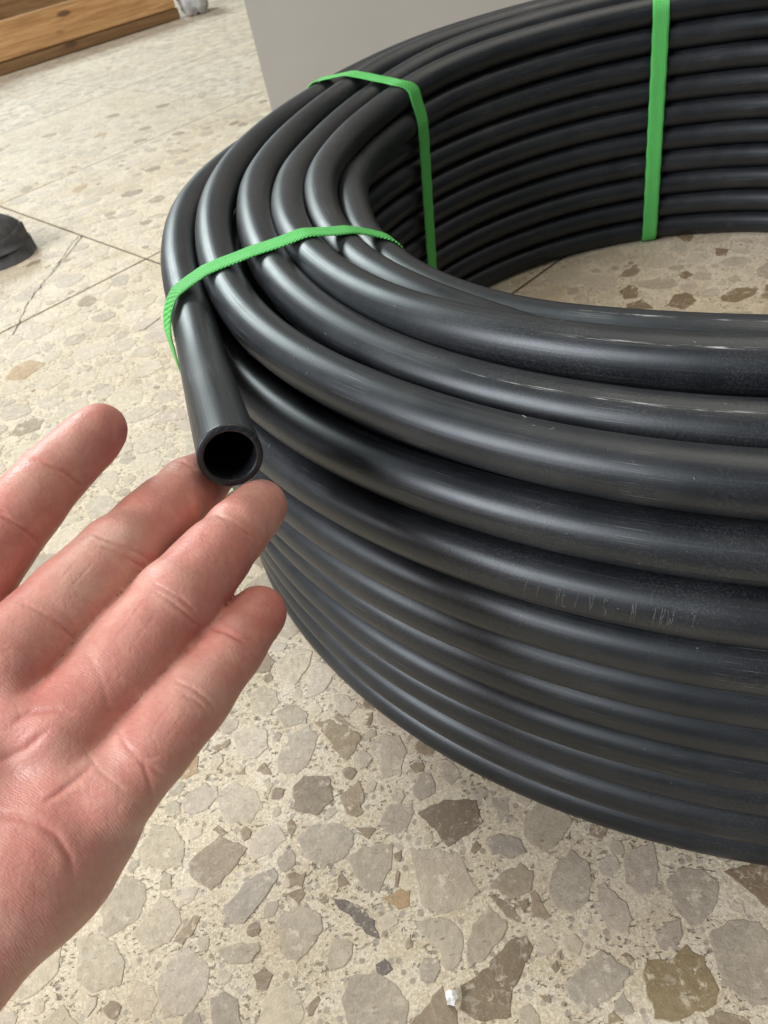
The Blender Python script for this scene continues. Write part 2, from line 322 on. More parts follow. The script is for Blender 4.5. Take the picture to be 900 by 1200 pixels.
trace(*D, TAUPE, [(372,700),(390,690),(425,720),(380,732)], [(115,300),(130,290),(185,385),(122,380)], [(75,330),(105,318),(110,345),(95,365)], [(690,705),(740,690),(820,705),(850,740),(720,780)], [(315,70),(390,80),(350,125),(315,110)], [(300,180),(325,155),(315,187)], [(230,120),(250,95),(247,122)], [(185,545),(205,520),(215,550),(195,565)], [(205,503),(225,485),(215,517)], [(145,635),(180,640),(185,670),(160,660)], [(415,505),(430,495),(465,525),(445,535)])
trace(*I, (.23, .175, .115), [(440,215),(470,195),(498,205),(495,235),(455,240)], [(585,260),(610,225),(650,220),(680,245),(640,272)], [(620,165),(645,150),(670,165),(640,178)], [(615,45),(670,42),(660,60),(640,60)], [(750,235),(800,205),(870,205),(860,225),(800,250),(760,245)], [(735,80),(780,85),(770,105),(740,105)], [(460,255),(510,242),(545,268),(470,272)], [(890,195),(930,190),(930,215),(890,215)])

def rough_outline(P, amp, step):
    """resample a polygon and roughen it"""
    P = np.array(P); out = []
    n = len(P)
    for k in range(n):
        a, b = P[k], P[(k+1) % n]; L = np.hypot(*(b-a)); m_ = max(1, int(round(L/step)))
        nrm = np.array([-(b-a)[1], (b-a)[0]])/(L+1e-9)
        for q in range(m_):
            t = q/m_; out.append(a + (b-a)*t + nrm*rng.gauss(0, amp))
    out = np.array(out)
    ctr = out.mean(0); ang = np.arctan2(*(out-ctr).T[::-1])
    area2 = np.sum(out[:, 0]*np.roll(out[:, 1], -1) - np.roll(out[:, 0], -1)*out[:, 1])
    return out if area2 > 0 else out[::-1]
def stone_geo(P, top):
    n = len(P); c0 = P.mean(0)
    ins = c0 + (P-c0)*(1 - .45/max(2.0, np.sqrt(((P-c0)**2).sum(1)).mean()))
    V = [(*q, -1.0) for q in P] + [(*q, top-.12) for q in P] + [(*q, top) for q in ins]
    Fc = [[k, (k+1) % n, n+(k+1) % n, n+k] for k in range(n)] + [[n+k, n+(k+1) % n, 2*n+(k+1) % n, 2*n+k] for k in range(n)] + [list(range(2*n, 3*n))]
    return V, Fc
def inside(pt, poly):
    x, y = pt; r_ = False; n = len(poly); j = n-1
    for i_ in range(n):
        xi, yi = poly[i_]; xj, yj = poly[j]
        if (yi > y) != (yj > y) and x < (xj-xi)*(y-yi)/(yj-yi)+xi: r_ = not r_
        j = i_
    return r_
stones = [(rough_outline(P, .42, 2.6), c) for P, c in traced]
tcirc = [(P.mean(0), np.sqrt(((P-P.mean(0))**2).sum(1)).max(), P) for P, c in stones]
cell = 34.0; grid = {}
def near(x, y):
    gx, gy = int(x//cell), int(y//cell)
    for a in range(gx-1, gx+2):
        for b in range(gy-1, gy+2): yield from grid.get((a, b), ())
def in_view(x, y):
    q = pix(np.array([x, y, 0.0]));
    if not (q[2] > 60 and -230 < q[0] < 1130 and -40 < q[1] < 1330): return False
    d = math.hypot(x-CX, y-CY); return d > 310 or (d < 270)
for rad, tries in ((17, 2000), (14, 4000), (11, 7000), (8, 11000), (5.5, 16000), (3.6, 20000)):
    for _ in range(tries):
        x, y = rng.uniform(-900, 620), rng.uniform(0, 1750)
        if rng.random() < .55: x, y = rng.uniform(-420, 330), rng.uniform(0, 900)
        if rad < 5 and y > 700: continue
        if not in_view(x, y): continue
        r_ = rad*rng.uniform(.85, 1.15)
        if tile_edge(x, y) < r_+1.5: continue
        tk = tile_of(x, y)
        if tk not in tiles or tiles[tk][1]: continue
        if any((x-a)**2+(y-b)**2 < ((r_+c)*.90+.3)**2 for a, b, c in near(x, y)): continue
        bad = False
        for ct, cr, P in tcirc:
            if (x-ct[0])**2+(y-ct[1])**2 < (r_+.45*cr)**2: bad = True; break
            if (x-ct[0])**2+(y-ct[1])**2 < (cr+r_)**2:
                for k in range(9):
                    if inside((x+(r_+.8)*math.cos(k*.7)*(k > 0), y+(r_+.8)*math.sin(k*.7)*(k > 0)), P): bad = True; break
                if bad: break
        if bad: continue
        grid.setdefault((int(x//cell), int(y//cell)), []).append((x, y, r_))
        n = rng.randint(6, 9); el = rng.uniform(.68, 1.0); rot = rng.uniform(0, 6.28); ph = rng.uniform(0, 6.28)
        P = []
        for k in range(n):
            a = ph + 6.283*(k+rng.uniform(-.28, .28))/n; q = r_*rng.uniform(.84, 1.17)
            px_, py_ = q*math.cos(a), q*el*math.sin(a)
            P.append((x+px_*math.cos(rot)-py_*math.sin(rot), y+px_*math.sin(rot)+py_*math.cos(rot)))
        u = rng.random()
        inner_warm = math.hypot(x-CX, y-CY) < 280
        back = 330 < y < 850 and not inner_warm
        tint = CREAM if u < (.5 if back or inner_warm else .25) else PALE if u < (.76 if back or inner_warm else .66) else GREY if u < (.95 if back or inner_warm else .93) else TAUPE if u < .99 else TAN
        if rad < 6 and u > (.93 if back or inner_warm else .86): tint = TAUPE
        stones.append((rough_outline(P, .38, 3.2 if rad > 6 else 7.0), tint))
def px_size(P):
    c0 = P.mean(0); q = pix(np.array([c0[0], c0[1], 0.0]))
    if not (-10 < q[0] < 910 and 0 < q[1] < 1210): return 0
    d = math.hypot(c0[0]-CX, c0[1]-CY)
    qq = pix(np.c_[P, np.zeros(len(P))]); return np.ptp(qq[:, 0])*np.ptp(qq[:, 1])
order = sorted(range(len(stones)), key=lambda k: -px_size(stones[k][0]))
restV, restF, restC = [], [], []
for rank, k in enumerate(order):
    P, tint = stones[k]; c0 = P.mean(0); tk = tile_of(*c0)
    if tk not in tiles: continue
    top = tiles[tk][2] + rng.uniform(.18, .40); f = rng.uniform(.9, 1.12); cc = np.array(tint)*f*np.array([1.04, rng.uniform(.99, 1.01), rng.uniform(.90, .97)])
    V, Fc = stone_geo(P, top)
    if rank < 300 and px_size(P) > 0:
        mesh_obj('stone', V, Fc, M_STONE, tiles[tk][0], smooth=False, col=cc)
    else:
        b0 = len(restV); restV += V; restF += [[b0+i_ for i_ in f_] for f_ in Fc]; restC += [cc]*len(V)
tag(mesh_obj('small_stones', restV, restF, M_STONE, floor, smooth=False, col=np.array(restC)), kind='stuff')
# cracks running across the tiles
def crack(pts, w):
    P = np.array([at_z(*q)[:2] for q in pts]); Q = [P[0]]
    for a, b in zip(P, P[1:]):
        L = np.hypot(*(b-a)); k = max(2, int(L/6)); nrm = np.array([-(b-a)[1], (b-a)[0]])/L
        for i_ in range(1, k+1): Q.append(a+(b-a)*i_/k + nrm*rng.gauss(0, .9)*(i_ < k))
    Q = np.array(Q); T = np.gradient(Q, axis=0); N = np.c_[-T[:, 1], T[:, 0]]/np.hypot(*T.T)[:, None]
    ws = w*np.array([rng.uniform(.4, 1.2) for _ in Q])[:, None]
    V = [(*q, .50) for q in Q-N*ws] + [(*q, .50) for q in Q+N*ws]; n = len(Q)
    mesh_obj('crack', V, [[i_, i_+1, n+i_+1, n+i_] for i_ in range(n-1)][::-1], M_GROUT, floor, smooth=False)
crack([(97, 276), (88, 288), (60, 322), (48, 335), (30, 360), (22, 380), (15, 393)], .75)
crack([(92, 277), (84, 287), (62, 318)], .5)
crack([(188, 372), (182, 377), (170, 386), (163, 388)], .5)

# ------------------------------------------------------------------ the pipe coil
coil = empty('pipe_coil'); coil.location = (CX*MM, CY*MM, 0)
tag(coil, 'large coil of black plastic pipe lying on the terrazzo floor', 'pipe coil')
def sweep(name, C, parent, closed=True, nseg=24, rad=PR, mat=M_PIPE, hollow=False, wob=True):
    """a pipe swept along the centre line C (mm, world)"""
    C = np.asarray(C, float); n = len(C)
    T = (np.roll(C, -1, 0)-np.roll(C, 1, 0)) if closed else np.gradient(C, axis=0)
    T /= np.linalg.norm(T, axis=1)[:, None]
    Nn = np.cross(np.array([0, 0, 1.0]), T); Nn /= np.linalg.norm(Nn, axis=1)[:, None]   # horizontal
    Bn = np.cross(T, Nn)
    seg = np.linalg.norm(np.diff(C, axis=0), axis=1); s = np.r_[0, np.cumsum(seg)]
    if closed:                        # close with a duplicated row so the UVs stay continuous
        C = np.r_[C, C[:1]]; Nn = np.r_[Nn, Nn[:1]]; Bn = np.r_[Bn, Bn[:1]]; s = np.r_[s, s[-1]+np.linalg.norm(C[-1]-C[-2])]; n += 1
    th = np.linspace(0, 2*np.pi, nseg+1)
    rr = np.full((n, 1), rad)
    V = C[:, None, :] + rr[:, :, None]*(np.cos(th)[None, :, None]*Nn[:, None, :] + np.sin(th)[None, :, None]*Bn[:, None, :])
    uv = np.stack(np.broadcast_arrays(s[:, None]*MM, th[None, :]*rad*MM), -1).reshape(-1, 2)
    w = nseg+1; i_ = np.arange(n-1)[:, None]; j = np.arange(nseg)[None, :]
    a = i_*w+j; Fq = np.stack([a, a+w, a+w+1, a+1], -1).reshape(-1, 4)
    V = V.reshape(-1, 3)
    off = np.array([CX, CY, 0.0]) if parent is coil else 0
    if hollow:                        # cut end: flat rim of the wall, then the bore going back inside
        k0 = len(V); rows = []
        e = n-1
        prof = [(0.0, rad-.35, e), (0.25, rad-.6, e), (0.25, 8.15, e), (0.0, 7.95, e)] + [(0.0, 7.95, e-k) for k in range(2, 60, 3)]
        VV = [V]; uvs = [uv]
        for dx, r_, row in prof:
            VV.append(C[row] + T[row]*dx + r_*(np.cos(th)[:, None]*Nn[row] + np.sin(th)[:, None]*Bn[row]))
            uvs.append(np.c_[np.full(w, s[row]*MM), th*r_*MM])
        V = np.concatenate(VV); uv = np.concatenate(uvs)
        rows = [np.arange(w)+(n-1)*w] + [k0+q*w+np.arange(w) for q in range(len(prof))]
        ex = []
        for r0, r1 in zip(rows, rows[1:]):
            ex.append(np.stack([r0[:-1], r1[:-1], r1[1:], r0[1:]], -1))
        Fq = np.concatenate([Fq]+ex)
    Fq = Fq[:, ::-1]
    return mesh_obj(name, V-off, np.ascontiguousarray(Fq), mat, parent, uv=uv)
def ring_path(fR, fz, n=240, a0=0.0, a1=360.0, closed=True):
    ph = np.linspace(a0, a1, n, endpoint=not closed); R, z = fR(ph), fz(ph); a = np.radians(ph)
    return np.c_[CX+R*np.cos(a), CY+R*np.sin(a), z]
def plain_ring(R, z, n=240, nseg=20, amp=.8):
    p1, p2 = rng.uniform(0, 6.28), rng.uniform(0, 6.28); a1, a2 = rng.uniform(.3, 1)*amp, rng.uniform(.2, .8)*amp
    fR = lambda ph: R + a1*np.sin(np.radians(ph)*2+p1) + a2*np.sin(np.radians(ph)*3+p2)
    fz = lambda ph: z + .35*amp*np.sin(np.radians(ph)*2+p2)
    return sweep('winding', ring_path(fR, fz, n), coil, True, nseg)
for k in range(8):
    plain_ring(RI + rng.uniform(-.8, .8), 10+20*k)
    plain_ring(RO + rng.uniform(-.7, .7) if k < 7 else RO-1.2, 10+20*k, 300, 28, amp=1.0 if k < 7 else .03)
    plain_ring(288, 10+20*k, 90, 10); plain_ring(309.5, 10+20*k, 90, 10)
windE = [o for o in coil.children][-3]
def keyed(keys, per=True):
    """smooth periodic curve through (angle, R, z) keys"""
    K = sorted(keys); A_ = np.array([k[0] for k in K], float); Rv = np.array([k[1] for k in K], float); Zv = np.array([k[2] for k in K], float)
    if per:
        A_ = np.r_[A_-360, A_, A_+360]; Rv = np.tile(Rv, 3); Zv = np.tile(Zv, 3)
    dense = np.arange(A_[0], A_[-1]+.1, 1.0)
    def sm(v):
        y = np.interp(dense, A_, v); g = np.exp(-.5*(np.arange(-15, 16)/5.0)**2); g /= g.sum()
        yp = np.r_[np.full(15, y[0]), y, np.full(15, y[-1])]; return np.convolve(yp, g, 'valid')
    Rs, Zs = sm(Rv), sm(Zv)
    return (lambda ph: np.interp(ph, dense, Rs)), (lambda ph: np.interp(ph, dense, Zs))
TK = {
 'T2': [(60, 326, 195.5), (115, 326, 195.5), (132, 326, 191.5), (142, 322, 191), (153, 316, 191.5), (165, 307, 195), (180, 304.5, 197), (190, 306, 195), (197, 309, 192), (207, 311, 190.5), (220, 312.5, 190.3), (232, 316, 190), (245, 317, 190)],
 'T3': [(60, 305, 199), (120, 305, 198), (141, 300, 190), (151, 293, 190.5), (160, 287.5, 192), (168, 285, 194), (175, 282, 196), (182, 281.5, 197), (190, 283, 196), (200, 286, 193), (213, 288, 190), (225, 290.5, 189.5), (245, 292.5, 189.7)],
 'T4': [(60, 285, 197), (115, 285, 195), (135, 282, 186), (148, 275, 183.5), (157, 271, 185), (166, 265, 190), (175, 263, 193), (182, 264, 195.5), (192, 266, 196), (207, 268, 195.5), (213, 270, 197), (225, 271.5, 199), (245, 272, 200)],
 'T5': [(60, 266, 190), (115, 266, 190), (128, 266.5, 186), (138, 262, 183), (150, 250, 187), (157, 249, 187), (165, 246.5, 189.5), (180, 245, 191), (200, 248, 190), (212, 250.5, 190.5), (222, 251, 188), (230, 255, 185.5), (238, 262, 178), (250, 262, 176), (300, 264, 180)],
 'T6': [(60, 266, 170), (118, 266, 169.5), (132, 262, 165), (140, 254, 165), (150, 242, 169), (158, 235.5, 173.5), (165, 231, 177), (175, 227, 181), (195, 230, 181.5), (209, 230.5, 180), (222, 230, 180), (230, 235, 185.5), (238, 246, 191.5), (245, 250.5, 194), (300, 262, 182)],
 'D':  [(60, 330, 172), (150, 325, 170), (190, 323, 169.5), (245, 323, 169.5)],
 'F1': [(60, 308, 174), (150, 300, 171), (190, 299, 173), (245, 300, 172)],
 'F2': [(60, 287, 173), (150, 277, 164), (190, 278, 173), (245, 279, 174)],
 'F3': [(60, 283, 152), (140, 280, 155), (165, 268, 160), (190, 256, 167), (245, 256, 172)],
}
fun = {k: keyed(v) for k, v in TK.items()}
wind = {k: sweep('winding', ring_path(fun[k][0], fun[k][1], 360), coil, True, 32) for k in ('T2', 'T3', 'T4', 'T5', 'T6', 'D')}
for k in ('F1', 'F2', 'F3'): sweep('winding', ring_path(fun[k][0], fun[k][1], 200), coil, True, 20)
# the outermost turn with the free cut end held up by the hand
T1 = keyed([(-60, 329, 168), (40, 336, 174), (120, 340, 178), (145, 338, 181), (152, 338, 182), (159, 337, 183), (166, 332, 186.5), (173, 327, 190), (178, 325.5, 192), (186, 325.5, 191)], per=False)
base = ring_path(T1[0], T1[1], 250, -60, 182, closed=False)
tailk = np.array([base[-1], at_depth(233, 400, 338), at_depth(249.5, 465, 285), at_depth(270, 534.5, 234)])
def hermite(P, n):
    Tn = np.gradient(P, axis=0); Tn[0] = (base[-1]-base[-4])/np.linalg.norm(base[-1]-base[-4])*np.linalg.norm(P[1]-P[0]); out = []
    for k in range(len(P)-1):
        t = np.linspace(0, 1, n, endpoint=False)[:, None]
        out.append((2*t**3-3*t**2+1)*P[k]+(t**3-2*t**2+t)*Tn[k]+(-2*t**3+3*t**2)*P[k+1]+(t**3-t**2)*Tn[k+1])
    return np.concatenate(out+[P[-1:]])
tail = hermite(tailk, 34)
pend = sweep('pipe_end', np.r_[base[:-1], tail], coil, False, 40, hollow=True)
pend['label'] = 'free cut end of the pipe, hollow, held up on the fingertips'
fun['T1'] = T1
# worn print lines on three windings
def arc_mm(key, ph):
    P = ring_path(fun[key][0], fun[key][1], 361, 0, 360, closed=False); s = np.r_[0, np.cumsum(np.linalg.norm(np.diff(P, axis=0), axis=1))]
    return float(np.interp(ph, np.arange(361), s))*MM
for key, th_deg, p0, p1 in (('T4', 118, 226, 246), ('T3', 112, 222, 246), ('T6', 100, 225, 246)):
    # angle round the pipe: 0 = towards the coil's outside/inside axis, 90 = top
    wind[key]['line_side'] = math.radians(th_deg)*PR*MM; wind[key]['line_from'] = arc_mm(key, p0); wind[key]['line_to'] = arc_mm(key, p1)
for o in coil.children:
    if 'line_side' not in o: o['line_side'] = -1.0; o['line_from'] = 0.0; o['line_to'] = 0.0

# faint raised lettering on the top outer winding
GL = {'/': [[(0, 0), (.5, 1)]], 'I': [[(.2, 0), (.35, 1)]], 'P': [[(0, 0), (.2, 1), (.6, .95), (.6, .6), (.1, .5)]], 'E': [[(.6, 0), (0, 0), (.2, 1), (.7, 1)], [(.1, .5), (.5, .5)]],
      'V': [[(0, 1), (.2, 0), (.7, 1)]], 'S': [[(.6, .9), (.2, 1), (.1, .65), (.55, .4), (.4, 0), (0, .1)]], 'N': [[(0, 0), (.15, 1), (.5, 0), (.65, 1)]], 'F': [[(0, 0), (.2, 1), (.7, 1)], [(.1, .5), (.5, .55)]],
      'K': [[(0, 0), (.2, 1)], [(.65, 1), (.1, .5), (.6, 0)]], 'W': [[(0, 1), (.1, 0), (.4, .7), (.5, 0), (.9, 1)]], '?': [[(0, .8), (.3, 1), (.6, .8), (.3, .4), (.25, .2)]], '-': [[(.1, .5), (.5, .5)]], '.': [[(.2, .1), (.3, .2)]]}
def marking():
    Vs, Fs = [], []
    R0 = RO-1.2; size = 7.0; txt = '/ /  PE / V S - N  FKW  ?'; p_start, p_end = 231.2, 240.2
    for ci, ch in enumerate(txt):
        for st in GL.get(ch, []):
            pts = []
            for a, b in zip(st, st[1:]):
                for t in np.linspace(0, 1, 5, endpoint=False): pts.append((a[0]+(b[0]-a[0])*t, a[1]+(b[1]-a[1])*t))
            pts.append(st[-1]); P3 = []
            jx, jy = rng.uniform(-.12, .12), rng.uniform(-.12, .12)
            for gx, gy in pts:
                gx = gx+jx+.06*math.sin(9*gy+ci); gy = gy*rng.uniform(.96, 1.04)+jy
                ph = math.radians(p_start + (p_end-p_start)*(ci+gx*.9)/len(txt)); el = math.radians(-2) + (gy*size)/PR
                rr = PR+.06; P3.append(((R0+rr*math.cos(el))*math.cos(ph), (R0+rr*math.cos(el))*math.sin(ph), 150+rr*math.sin(el)))
            P3 = np.array(P3); T = np.gradient(P3, axis=0); T /= np.linalg.norm(T, axis=1)[:, None]
            nr = P3-np.c_[P3[:, 0]*R0/np.hypot(P3[:, 0], P3[:, 1]), P3[:, 1]*R0/np.hypot(P3[:, 0], P3[:, 1]), np.full(len(P3), 150)]; nr /= np.linalg.norm(nr, axis=1)[:, None]
            sd = np.cross(T, nr); b0 = len(Vs); w = .17
            for q in range(len(P3)):
                Vs += [tuple(P3[q]-sd[q]*w-nr[q]*.15), tuple(P3[q]+nr[q]*.10), tuple(P3[q]+sd[q]*w-nr[q]*.15)]
            for q in range(len(P3)-1):
                c_ = b0+3*q; Fs += [[c_, c_+1, c_+4, c_+3], [c_+1, c_+2, c_+5, c_+4]]
    mk = mesh_obj('marking', Vs, Fs, M_MARK, windE); mk['label'] = 'faint worn raised lettering along the winding'
marking()

# ------------------------------------------------------------------ green straps
def hull(P):
    P = sorted(map(tuple, P)); 
    def half(Q):
        h = []
        for q in Q:
            while len(h) > 1 and (h[-1][0]-h[-2][0])*(q[1]-h[-2][1])-(h[-1][1]-h[-2][1])*(q[0]-h[-2][0]) <= 0: h.pop()
            h.append(q)
        return h
    a, b = half(P), half(P[::-1]); return np.array(a[:-1]+b[:-1])
def strap(phi_of, width, label, phi_ref, sag=0.0, use_t1=True):
    """a flat woven band pulled tight round the bundle; phi_of(R, z, side) gives where round the coil it lies"""
    pts = []
    names = ['T2', 'T3', 'T4', 'T5', 'T6', 'D'] + (['T1'] if use_t1 else [])
    cs = [(float(fun[k][0](phi_ref)), float(fun[k][1](phi_ref))) if not (k == 'T1' and phi_ref > 186) else (332.5, 191.0) for k in names] + [(RI-1.6, 10+20*k) for k in range(8)] + [(RO+1.2, 10+20*k) for k in range(8)]
    for R, z in cs:
        for a in np.linspace(0, 2*np.pi, 28, endpoint=False): pts.append((R+(PR+.55)*math.cos(a), max(.75, z+(PR+.55)*math.sin(a))))
    H = hull(pts); n = len(H)
    L = np.linalg.norm(np.roll(H, -1, 0)-H, axis=1); s = np.r_[0, np.cumsum(L)]
    tt = np.linspace(0, s[-1], 260, endpoint=False); Hc = np.r_[H, H[:1]]
    Q = np.c_[np.interp(tt, s, Hc[:, 0]), np.interp(tt, s, Hc[:, 1])]
    Tn = np.roll(Q, -1, 0)-np.roll(Q, 1, 0); Tn /= np.linalg.norm(Tn, axis=1)[:, None]; Nn = np.c_[Tn[:, 1], -Tn[:, 0]]
    V, uv = [], []
    prof = [(-.5, 0), (-.5, .55), (-.36, .8), (-.12, .8), (0, .62), (.12, .8), (.36, .8), (.5, .55), (.5, 0)]
    for k in range(len(Q)+1):
        i_ = k % len(Q); sk = tt[i_] if k < len(Q) else s[-1]
        wv = .18*math.sin(sk*.35)
        for x, h in prof:
            R = Q[i_, 0]+Nn[i_, 0]*h; z = Q[i_, 1]+Nn[i_, 1]*h
            ph = math.radians(phi_of(Q[i_, 0], Q[i_, 1])) + (x*width+wv)/Q[i_, 0]
            V.append((CX+R*math.cos(ph), CY+R*math.sin(ph), max(z, .55))); uv.append((sk*MM, x*width*MM))
    w = len(prof); Fq = []
    for k in range(len(Q)):
        for j in range(w-1):
            a = k*w+j; Fq.append([a, a+1, a+w+1, a+w])
        Fq.append([k*w+w-1, k*w, k*w+w, k*w+w+w-1])
    o = mesh_obj('green_strap', V, np.array(Fq), M_STRAP, None, uv=uv)
    tag(o, label, 'strap', 'green straps binding the pipe coil'); return o
def lin(x, a, b, ya, yb): return ya+(yb-ya)*min(1, max(0, (x-a)/(b-a)))
def phi1(R, z):
    if R < 300 and z < 186: return 194.2
    top = np.interp(R, [219, 230, 238, 252, 273, 293, 315, 332, 344], [194.2, 193.4, 193.6, 194.4, 194.3, 193.6, 193.4, 195.0, 198.5])
    return float(top) - (float(np.interp(z, [0, 60, 110, 150, 165, 185, 195], [12.5, 12.5, 10.5, 7.5, 4.2, 1.0, 0])) if R > 330 else 0)
strap(phi1, 12.5, 'green woven strap lying across the free pipe end and neighbouring windings', 195)
def phi2(R, z):
    top = np.interp(R, [248, 262, 300, 335], [126, 129, 131, 133])
    return float(top) + (lin(z, 190, 0, 0, 3.5) if R < 270 else 0)
strap(phi2, 11.5, 'green strap bending over the inner rim of the coil in front of the grey panel', 129)
strap(lambda R, z: 77.3, 13.0, 'green strap hanging straight down the inner coil wall to the floor', 77)

# ------------------------------------------------------------------ the hand (left hand, palm up, fingers under the pipe end)
def cp(u, v, d): return np.array([(u-450)/F*d, (v-600)/F*d, d])     # camera-space mm: x right, y down, z away
VOX = 0.85
lo = np.array([-262., -52., 96.]); hi = np.array([-16., 232., 292.])
dims = np.ceil((hi-lo)/VOX).astype(int)
BIG = 50.0
def new_field(): return np.full(dims, BIG, dtype=np.float32)
ax = [ (lo[k]+VOX*np.arange(dims[k])).astype(np.float32) for k in range(3)]
def smin(a, b, k):
    if k <= 0: return np.minimum(a, b)
    h = np.clip(.5+.5*(b-a)/k, 0, 1); return b*(1-h)+a*h-k*h*(1-h)
def add(field, a, b, r1, r2, k=3.0, flat=None):
    a, b = np.asarray(a, np.float32), np.asarray(b, np.float32); pad = max(r1, r2)+k+4
    i0 = np.maximum(0, ((np.minimum(a, b)-pad-lo)/VOX).astype(int)); i1 = np.minimum(dims, ((np.maximum(a, b)+pad-lo)/VOX).astype(int)+1)
    if (i1 <= i0).any(): return
    sl = tuple(slice(i0[q], i1[q]) for q in range(3))
    X = ax[0][sl[0]][:, None, None]; Y = ax[1][sl[1]][None, :, None]; Z = ax[2][sl[2]][None, None, :]
    d = b-a; L2 = float(d@d)+1e-9
    t = np.clip(((X-a[0])*d[0]+(Y-a[1])*d[1]+(Z-a[2])*d[2])/L2, 0, 1)
    ex, ey, ez = X-a[0]-t*d[0], Y-a[1]-t*d[1], Z-a[2]-t*d[2]
    if flat is not None:              # squash along a direction: (unit vector, factor > 1 is thinner)
        fv, ff = flat; c = (ex*fv[0]+ey*fv[1]+ez*fv[2])*(ff-1); ex, ey, ez = ex+c*fv[0], ey+c*fv[1], ez+c*fv[2]
    field[sl] = smin(field[sl], np.sqrt(ex*ex+ey*ey+ez*ez)-(r1+(r2-r1)*t), k)
def finger(joints, radii, pads):
    f = new_field()
    for k in range(len(joints)-1): add(f, joints[k], joints[k+1], radii[k], radii[k+1], 2.5)
    for k, (t, r_, off) in enumerate(pads):
        i_ = int(t); q = t-i_; P = joints[i_]*(1-q)+joints[i_+1]*q; d = joints[i_+1]-joints[i_]; d = d/np.linalg.norm(d)
        v = -P/np.linalg.norm(P); v = v-d*(v@d); v /= np.linalg.norm(v)      # towards the viewer, square to the bone
        add(f, P+v*off-d*4.0, P+v*off+d*4.0, r_, r_, 4.0)
    return f
fingers = {
 'index':  ([cp(-95, 775, 190), cp(-8, 640, 204), cp(60, 559, 217), cp(118, 503, 231)], [10.6, 10.2, 9.0, 7.9], [(.6, 9.2, 2.4), (1.5, 8.6, 2.2), (2.55, 7.6, 1.9)]),
 'middle': ([cp(14, 766, 190), cp(140, 649, 212), cp(221, 573, 247), cp(252, 553, 270)], [11.4, 10.7, 9.8, 8.2], [(.62, 9.3, 2.6), (1.5, 9.2, 2.0), (2.4, 7.4, .9)]),
 'ring':   ([cp(78, 850, 189), cp(206, 704, 203), cp(277, 623, 225), cp(306, 592, 245)], [11.9, 11.1, 9.1, 8.2], [(.6, 9.6, 2.6), (1.48, 8.9, 1.9), (2.55, 7.6, 1.6)]),
 'pinky':  ([cp(140, 920, 186), cp(226, 818, 195), cp(273, 756, 205), cp(304, 717, 217)], [10.4, 9.2, 8.2, 7.2], [(.6, 8.3, 2.2), (1.5, 7.7, 1.7), (2.55, 6.9, 1.4)]),
}
hand = new_field()
for nm, (J, Rr, Pd) in fingers.items():
    hand = smin(hand, finger(J, Rr, Pd), .9)
palm = new_field()
W1, W2 = cp(-330, 1010, 172), cp(-250, 1190, 168)       # wrist, thumb side and little-finger side
add(palm, cp(-125, 825, 194), cp(-330, 1020, 180), 12.0, 16, 6)
add(palm, cp(-22, 812, 195), cp(-300, 1050, 180), 12.5, 17, 6)
add(palm, cp(34, 890, 195), cp(-260, 1110, 180), 13.0, 18, 6)
add(palm, cp(100, 955, 192), cp(-210, 1180, 178), 12.0, 19, 6)
add(palm, cp(28, 1000, 191), cp(-140, 1175, 182), 19.5, 24, 9)           # heel, little-finger side
add(palm, cp(78, 955, 191), cp(28, 1015, 189), 15.0, 19, 8)
add(palm, cp(122, 925, 190), cp(62, 985, 190), 11.5, 17, 8)
add(palm, cp(-150, 925, 178), cp(-290, 1080, 172), 18, 21, 10)           # ball of the thumb
for (u, v, d, r_) in ((-62, 812, 190, 9.5), (22, 838, 187, 9.0), (78, 915, 186, 8.5), (-20, 925, 190, 14), (-80, 890, 189, 12)):
    P = cp(u, v, d); add(palm, P, P+np.array([-5, 5, 0]), r_, r_, 9)
add(palm, cp(-150, 915, 182), cp(-222, 752, 187), 14, 11.2, 8)           # thumb
add(palm, cp(-222, 752, 187), cp(-218, 612, 196), 10.8, 8.8, 4)
add(palm, cp(-330, 1070, 176), np.array([-236., 190., 150.]), 24, 27, 14)  # wrist and forearm
add(palm, np.array([-236., 190., 150.]), np.array([-300., 270., 112.]), 28, 33, 14)
hand = smin(hand, palm, 4.0)
del palm
